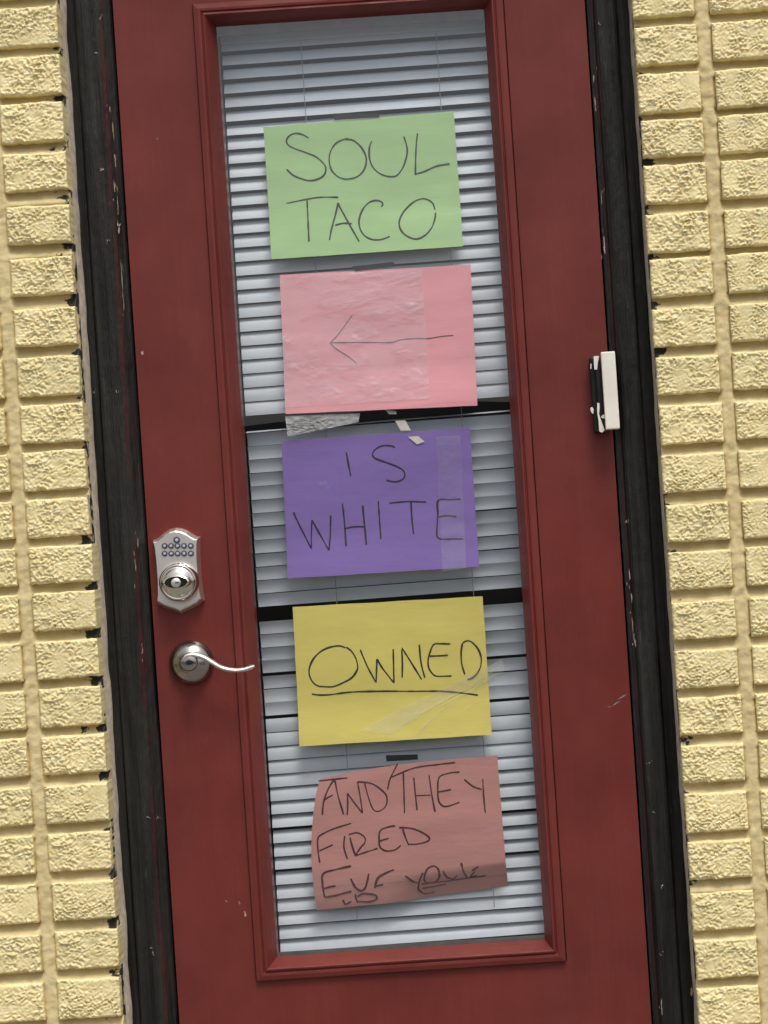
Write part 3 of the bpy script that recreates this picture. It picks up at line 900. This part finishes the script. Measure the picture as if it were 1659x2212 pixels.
def wave(seed, amp, kick):
    def f(s, t):
        y = amp * fb(s * 1.2 + seed, seed, t * 1.6, 1.6, 2)
        y += kick * (0.35 + 0.65 * (1 - max(0, (t - 0.70) / 0.30))) if kick else 0
        return (0.0006 * fb(seed, t, 0, 6, 2), max(-0.0012, y), 0.0008 * fb(s, seed, 1, 6, 2))
    return f
# green
cg = crop(1000, 0, 1.659)
green = Sheet("paper_sign", [(566, 271), (979, 236), (1000, 531), (585, 559)], M_GREEN, "green paper sign with two handwritten words, topmost on the door glass", wave(1, 0.003, 0.019))
green.strokes(cg, [[(350, 890), (310, 868), (265, 860), (225, 875), (205, 905), (215, 935), (260, 960), (330, 985), (400, 1015), (450, 1060), (463, 1095), (450, 1135), (410, 1160), (360, 1170), (310, 1160), (250, 1135), (205, 1095)],
    [(590, 900), (640, 905), (690, 945), (722, 1000), (728, 1050), (710, 1105), (665, 1145), (600, 1160), (545, 1145), (500, 1100), (485, 1035), (495, 975), (530, 925), (580, 900), (610, 895)],
    [(765, 910), (750, 950), (748, 1010), (765, 1070), (805, 1115), (860, 1140), (915, 1142), (945, 1120), (975, 1070), (995, 1000), (995, 950), (975, 880)],
    [(1065, 860), (1055, 960), (1050, 1135)], [(1050, 1127), (1110, 1110), (1190, 1075), (1275, 1060)]], per=[1, 1, 1, 2])
green.strokes(cg, [[(205, 1320), (300, 1300), (420, 1280), (545, 1280)], [(340, 1300), (345, 1400), (355, 1575)],
    [(545, 1315), (525, 1400), (500, 1500), (490, 1565)], [(540, 1315), (580, 1390), (630, 1480), (685, 1575)], [(525, 1465), (580, 1452), (635, 1455)],
    [(825, 1340), (838, 1325), (825, 1308), (790, 1300), (745, 1315), (705, 1360), (682, 1430), (690, 1490), (720, 1535), (770, 1560), (830, 1560), (885, 1540)],
    [(1180, 1365), (1165, 1320), (1130, 1295), (1090, 1290), (1040, 1310), (990, 1355), (955, 1410), (945, 1460), (965, 1510), (1010, 1545), (1065, 1558), (1120, 1530), (1160, 1480), (1180, 1420), (1183, 1380)]], per=[2, 3, 1, 1])
green.film("black_tape", [cg(515, 730), cg(812, 732), cg(815, 755), cg(520, 775)], M_BLACKP, 0.0015, 6, 2, 0.0002)
# pink
cp = crop(1080, 1020, 2.0232)
pink = Sheet("paper_sign", [(602, 592), (1016, 570), (1031, 876), (616, 894)], M_PINK, "pink paper sign with a hand-drawn arrow pointing left under wrinkled clear tape", wave(2, 0.003, 0.014))
pink.strokes(cp, [[(1425, 603), (1330, 612), (1230, 628), (1130, 628), (1000, 640), (930, 660), (760, 660), (600, 660), (450, 662)], [(615, 445), (560, 520), (500, 600), (440, 665)], [(440, 668), (500, 720), (580, 770), (650, 825)]], 0.0025, mat_plain("faded_marker", (0.10, 0.055, 0.065), 0.6, nscale=60, bs=0), name="arrow_drawing")
pink.film("tape_or_reflection", [cp(40, 130), cp(1170, 70), cp(1240, 1110), cp(80, 1180)], M_TAPE, 0.0022, 60, 50, 0.0012)
pink.film("black_tape", [cp(615, 52), cp(940, 16), cp(978, 50), cp(640, 90)], M_BLACKP, 0.0014, 6, 2, 0.0002)
# purple
cv = crop(1000, 1333, 1.659)
purple = Sheet("paper_sign", [(605, 952), (1014, 923), (1035, 1224), (620, 1250)], M_PURPLE, "purple paper sign with two handwritten words, between the pink and yellow sheets", wave(3, 0.003, 0.019))
purple.strokes(cv, [[(597, 740), (612, 820), (628, 900)], [(918, 710), (885, 698), (830, 700), (785, 725), (770, 755), (785, 780), (850, 805), (930, 835), (970, 860), (982, 890), (965, 920), (920, 935), (860, 925)]], per=[1, 1])
purple.strokes(cv, [[(250, 1135), (300, 1240), (370, 1375)], [(370, 1375), (368, 1290), (372, 1185)], [(372, 1185), (430, 1290), (485, 1385)], [(485, 1385), (492, 1290), (495, 1155)],
    [(573, 1078), (585, 1200), (597, 1358)], [(705, 1090), (715, 1200), (730, 1350)], [(590, 1242), (650, 1230), (715, 1230)], [(808, 1062), (815, 1180), (825, 1312)],
    [(880, 1075), (1000, 1065), (1122, 1068)], [(1022, 1070), (1028, 1180), (1040, 1280)], [(1350, 1050), (1280, 1052), (1200, 1060), (1198, 1150), (1192, 1280), (1215, 1310), (1280, 1312), (1365, 1310)], [(1205, 1165), (1260, 1158), (1320, 1165)]], per=[4, 3, 1, 2, 2])
purple.film("tape_or_reflection", [cv(1185, 640), cv(1345, 630), cv(1385, 1500), cv(1230, 1520)], M_REFL, 0.0016, 10, 40, 0.0008)  # upright reflection in the glass, painted as a hazy strip
for q in ([(850, 462), (925, 472), (928, 492), (880, 492)], [(918, 535), (985, 532), (1022, 598), (955, 600)], [(1002, 640), (1070, 635), (1112, 672), (1062, 690)]):  # reflections in a diagonal row, painted as small pale patches
    purple.film("reflection_glint", [cv(*a) for a in q], M_GLINT, 0.0022, 4, 3, 0.0002)
for q in ([(410, 935), (470, 930), (480, 960), (420, 965)], [(455, 970), (490, 965), (485, 995), (458, 992)]):  # two fainter mirrored specks, painted the same way
    purple.film("reflection_glint", [cv(*a) for a in q], M_REFL, 0.0022, 4, 3, 0.0004)
M_CRUMP = mat_sheer("crumpled_tape", 0.42, 0.3, 1.0, 1.0, (90, 90, 160), (0.80, 0.80, 0.80, 1))
pink.film("tape_tail", [cv(200, 505), cv(690, 488), cv(680, 545), cv(215, 640)], M_CRUMP, -0.004, 30, 10, 0.003)
# yellow
cy = crop(1140, 2340, 2.0232)
yellow = Sheet("paper_sign", [(630, 1312), (1042, 1289), (1062, 1588), (646, 1613)], M_YELLOW, "yellow paper sign with one underlined handwritten word", wave(4, 0.003, 0.016))
yellow.strokes(cy, [[(440, 430), (390, 415), (320, 425), (250, 455), (190, 510), (155, 580), (150, 640), (175, 700), (220, 735), (280, 742), (345, 740), (420, 710), (490, 670), (530, 615), (538, 580), (525, 520), (490, 460), (445, 425)],
    [(558, 445), (580, 500), (620, 590), (685, 710)], [(685, 710), (688, 620), (692, 520)], [(692, 520), (740, 600), (828, 712)], [(828, 712), (825, 600), (822, 440)],
    [(893, 670), (895, 560), (890, 440)], [(890, 430), (960, 540), (1050, 685)], [(1030, 405), (1040, 520), (1055, 600), (1075, 670)],
    [(1280, 400), (1200, 398), (1145, 405), (1115, 470), (1100, 540), (1110, 600), (1150, 650), (1200, 658), (1288, 655)], [(1110, 498), (1180, 495), (1260, 490)],
    [(1375, 395), (1365, 470), (1370, 560), (1395, 645)], [(1375, 395), (1410, 375), (1450, 385), (1500, 440), (1525, 510), (1520, 580), (1490, 640), (1450, 675), (1415, 685)]], per=[1, 4, 3, 2, 2])
yellow.strokes(cy, [[(170, 800), (230, 808), (320, 805), (480, 785), (700, 778), (950, 778), (1200, 778), (1350, 790), (1500, 810)]], name="underline")
def band(sheet, A, B, mat, name="tape_or_reflection", lift=0.0016, wr=0.0008):
    """a strip of film between two measured edges"""
    V, F = [], []; n = len(A); m = 6
    for i in range(n):
        for k in range(m + 1):
            t = k / m
            p = sheet.on(A[i][0] * (1 - t) + B[i][0] * t, A[i][1] * (1 - t) + B[i][1] * t, lift)
            p.y += wr * fb(p.x, 1, p.z, 60, 2) ; V.append(p)
    for i in range(n - 1):
        for k in range(m):
            a = i * (m + 1) + k; F.append((a, a + 1, a + m + 2, a + m + 1))
    return pyobj(name, V, F, mat, sheet.o, True)
A = [cy(x, y) for x, y in [(560, 1090), (760, 980), (950, 880), (1150, 790), (1350, 690), (1560, 590), (1690, 520)]]
B = [cy(x, y) for x, y in [(820, 1120), (930, 1040), (1060, 960), (1200, 880), (1370, 780), (1590, 690), (1720, 610)]]
band(yellow, A, B, M_SHEEN)  # broad reflected sheen painted as a pale band
A = [cy(x, y) for x, y in [(985, 1170), (1040, 1080), (1120, 990), (1240, 890), (1400, 790), (1580, 680)]]
B = [cy(x, y) for x, y in [(1015, 1165), (1068, 1080), (1145, 990), (1262, 898), (1410, 802), (1585, 692)]]
band(yellow, A, B, M_REFL, "reflection_streak", 0.0024)  # curved reflection painted as a narrow strip
for ln in ([(905, 1035), (1010, 965), (1120, 905), (1260, 830), (1420, 740), (1560, 650), (1650, 600)], [(1180, 905), (1300, 840), (1420, 780), (1540, 705), (1640, 640)], [(1380, 930), (1450, 885), (1530, 850), (1590, 835)]):  # thin bright reflections painted as pale strokes
    yellow.strokes(cy, [ln], 0.0022, M_SHEEN, "reflection_streak", 0.0026)
# salmon, curling away from the glass at its lower edge and upper left corner
cs2 = crop(1210, 2960, 2.0232)
def salmon_shape(s, t):
    y = 0.0010 * fb(s * 2, 5, t * 2, 1.5, 2)
    b_ = max(0.0, (t - 0.70) / 0.30)
    y += 0.010 * b_ ** 1.5                       # the bottom bends back towards the blind
    tc = 0.80 + 0.05 * (1 - s); d_f = t - tc; y += 0.135 * (0.0 if d_f < -0.04 else ((d_f + 0.04) ** 2 / 0.16 if d_f < 0.04 else d_f)) * max(0.25, min(1.0, (s - 0.30) * 4))   # and is folded under
    c = max(0.0, 1 - (s * 1.9 + t * 4.2)); y += 0.008 * c ** 1.3
    crease = math.exp(-((t - (0.815 + 0.02 * (1 - s))) / 0.012) ** 2) * max(0, min(1, (s - 0.5) * 6)); y -= 0.0022 * crease
    y += 0.0012 * fb(s * 5, 8, t * 9, 1.0, 3) * (0.2 + b_)
    # outline: bowed left edge, rounded upper left, sagging bottom
    dx = -0.0105 * math.sin(math.pi * min(1, max(0, t))) * (1 - s) ** 2 + 0.004 * max(0, 1 - t * 8) * (1 - s) ** 3
    dz = 0.0085 * math.sin(math.pi * s) * (1 - t) ** 2 * (1.2 - s * 0.6) - 0.003 * math.sin(math.pi * s) * t ** 3
    dz += 0.0008 * fb(s, 3, 1, 7, 2) * t
    return (dx, max(-0.001, y), dz)
salmon = Sheet("paper_sign", [(686, 1684), (1074, 1632), (1097, 1921), (683, 1969)], M_SALMON, "dull salmon paper sign with three handwritten lines and curled edges, lowest on the glass", salmon_shape, YP + 0.001)
salmon.strokes(cs2, [[(85, 237), (180, 226), (320, 210)], [(215, 220), (165, 300), (130, 400), (120, 505)], [(215, 220), (245, 350), (290, 500)], [(135, 385), (170, 362), (205, 345)],  # first stroke paints the dark line of a crease
    [(320, 330), (322, 420), (318, 505)], [(320, 330), (370, 400), (440, 490)], [(400, 240), (420, 350), (440, 485)], [(400, 240), (500, 250), (560, 280), (625, 340), (635, 400), (610, 450), (560, 475), (520, 450), (480, 340), (455, 240)],
    [(720, 95), (660, 215), (640, 300)], [(665, 205), (850, 130), (1050, 100), (1180, 85)], [(765, 165), (770, 330), (775, 490)],
    [(848, 205), (860, 330), (875, 465)], [(970, 185), (990, 330), (1018, 480)], [(865, 350), (985, 345)],
    [(1215, 160), (1130, 170), (1050, 205), (1040, 320), (1050, 400), (1090, 435), (1150, 425), (1215, 400)], [(1045, 320), (1100, 310), (1145, 300)],
    [(1250, 220), (1320, 275), (1390, 300)], [(1398, 215), (1405, 350), (1418, 485)]], 0.0030, M_INKSHADE, per=[4, 3, 1, 3, 3, 2, 2])
salmon.strokes(cs2, [[(350, 570), (220, 610), (120, 655), (85, 690), (85, 780), (100, 885)], [(95, 790), (150, 765), (205, 740)], [(298, 670), (292, 760), (320, 855)],
    [(340, 680), (360, 760), (385, 830)], [(330, 660), (400, 645), (455, 680), (460, 720), (420, 770), (380, 830)], [(380, 830), (450, 805), (560, 770)],
    [(700, 590), (640, 600), (580, 630), (572, 700), (580, 760), (630, 790), (700, 780), (745, 745)], [(570, 715), (610, 700), (650, 690)],
    [(730, 605), (830, 610), (920, 645), (975, 690), (940, 720), (870, 735), (810, 735)], [(760, 615), (785, 690), (810, 745)]], 0.0032, M_INKSHADE, per=[2, 1, 3, 2, 2])
salmon.strokes(cs2, [[(350, 910), (240, 935), (130, 970), (120, 1050), (135, 1165)], [(135, 1165), (220, 1150), (350, 1115)], [(130, 1095), (170, 1080), (225, 1070)],
    [(345, 1010), (380, 1080), (420, 1110), (455, 1095), (475, 1040), (490, 970)], [(690, 940), (620, 970), (560, 1010), (535, 1090)], [(540, 1075), (570, 1068), (605, 1060)],
    [(780, 990), (850, 1045), (880, 1050)], [(920, 965), (890, 1040), (880, 1110), (895, 1130)],
    [(940, 970), (960, 930), (1010, 910), (1045, 940), (1050, 1000), (1020, 1040), (960, 1050), (930, 1030), (940, 960)],
    [(1080, 950), (1110, 1000), (1160, 1025)], [(1160, 1025), (1190, 990)], [(1225, 885), (1245, 960), (1270, 1010)], [(1370, 910), (1340, 932), (1310, 950)], [(1330, 960), (1300, 1000), (1350, 990)],
    [(280, 1185), (300, 1225), (345, 1200)], [(380, 1140), (385, 1180), (400, 1215)], [(395, 1160), (450, 1135), (540, 1150), (545, 1185), (470, 1205), (400, 1200)], [(905, 1062), (1000, 1050), (1130, 1036), (1290, 1012), (1420, 995)], [(915, 1100), (1000, 1088), (1100, 1066)], [(880, 1110), (930, 1150), (1010, 1135)]], 0.0040, M_INKSHADE, per=[3, 1, 2, 2, 1, 3, 2, 1, 2, 1, 1, 1])  # last three strokes paint the fold's dark line and shadows by the writing
salmon.film("black_tape", [cs2(625, 28), cs2(880, 20), cs2(882, 62), cs2(630, 78)], M_BLACKP, 0.0012, 6, 2, 0.0002)

# ---------------------------------------------------------------- the dark car across the kerb that the glass mirrors
M_CARP = mat_plain("dark_car_paint", (0.018, 0.019, 0.022), 0.25, nscale=20, bs=0)
M_CARG = mat_plain("tinted_car_glass", (0.012, 0.013, 0.014), 0.06, nscale=20, bs=0)
M_TYRE = mat_plain("tyre_rubber", (0.02, 0.02, 0.02), 0.8, nscale=60)
M_LAMP = mat_plain("car_lamp_lens", (0.55, 0.55, 0.55), 0.1, nscale=20, bs=0)
car = empty("parked_car", (0.25, -5.25, -0.13))
tag(car, "dark parked car across the kerb, mirrored faintly in the door glass", "car")
def car_obj(name, V, F, mat, r=0.0):
    me = bpy.data.meshes.new(name); me.from_pydata(V, [], F); me.update(); me.materials.append(mat)
    bmx = bmesh.new(); bmx.from_mesh(me)
    if r: bmesh.ops.bevel(bmx, geom=list(bmx.edges), offset=r, segments=3, profile=0.6, affect='EDGES')
    bmesh.ops.recalc_face_normals(bmx, faces=bmx.faces); bmx.to_mesh(me); bmx.free()
    o = bpy.data.objects.new(name, me); COL.objects.link(o); o.parent = car
    return o
def prism(side0, side1, y0, y1):
    """loft between an outline at y0 and one at y1, closed"""
    n = len(side0)
    V = [(x, y0, z) for x, z in side0] + [(x, y1, z) for x, z in side1]
    F = [tuple(range(n)), tuple(range(2 * n - 1, n - 1, -1))] + [(i, (i + 1) % n, (i + 1) % n + n, i + n) for i in range(n)]
    return V, F
hull = [(-2.28, .36), (-2.33, .72), (-2.26, 1.02), (-1.2, 1.07), (1.0, 1.06), (2.1, .96), (2.32, .70), (2.27, .36), (1.85, .30), (1.75, .55), (1.45, .70), (1.15, .55), (1.05, .28), (-1.05, .28), (-1.15, .55), (-1.45, .70), (-1.75, .55), (-1.85, .30)]
V, F = prism(hull, hull, -0.90, 0.90); car_obj("body", V, F, M_CARP, 0.05)
top0 = [(-2.15, 1.05), (-1.75, 1.66), (-0.3, 1.74), (0.45, 1.68), (1.15, 1.05)]
n5 = len(top0)
V = [(x, -0.84, z) if z < 1.1 else (x * 0.97, -0.66, z) for x, z in top0] + [(x, 0.84, z) if z < 1.1 else (x * 0.97, 0.66, z) for x, z in top0]
car_obj("cabin", V, [tuple(range(n5)), tuple(range(2 * n5 - 1, n5 - 1, -1))] + [(i, (i + 1) % n5, (i + 1) % n5 + n5, i + n5) for i in range(n5)], M_CARP, 0.04)
for sgn in (-1, 1):
    for quad in ([(-1.85, 1.12), (-0.85, 1.12), (-0.85, 1.58), (-1.58, 1.55)], [(-0.77, 1.12), (0.05, 1.12), (0.05, 1.60), (-0.77, 1.59)], [(0.13, 1.12), (0.90, 1.12), (0.42, 1.57), (0.13, 1.59)]):
        V = []
        for off_ in (0.006, 0.022):
            for x, z in quad:
                V.append((x, sgn * (0.84 - (z - 1.05) / 0.65 * 0.18 + off_), z))
        car_obj("window", V, [(0, 1, 2, 3), (7, 6, 5, 4)] + [(i, (i + 1) % 4, (i + 1) % 4 + 4, i + 4) for i in range(4)], M_CARG)
    for wx in (-1.45, 1.45):
        A, B = lathe_vf([(0.22, -0.02), (0.34, -0.02), (0.345, 0.10), (0.345, 0.16), (0.32, 0.20), (0.23, 0.20)], wx, 0.345, 0.0, 32)
        A = [(x, sgn * (0.72 - y), z) for x, y, z in A]
        w_ = car_obj("wheel", A, B, M_TYRE)
        A, B = lathe_vf([(0.225, 0.185), (0.215, 0.205), (0.19, 0.19), (0.06, 0.20), (0.05, 0.215)], wx, 0.345, 0.0, 24)
        r_ = car_obj("rim", [(x, sgn * (0.72 - y), z) for x, y, z in A], B, M_LEVER); r_.parent = w_
    v, f = box_vf(0.75, 0.93, sgn * 0.87, sgn * 1.03, 1.06, 1.20); car_obj("mirror", v, f, M_CARP, 0.03)
    v, f = box_vf(-2.325, -2.24, sgn * 0.52, sgn * 0.86, 0.78, 0.98); car_obj("tail_light", v, f, M_RED, 0.015)
    v, f = box_vf(2.16, 2.30, sgn * 0.50, sgn * 0.86, 0.70, 0.86); car_obj("headlight", v, f, M_LAMP, 0.02)
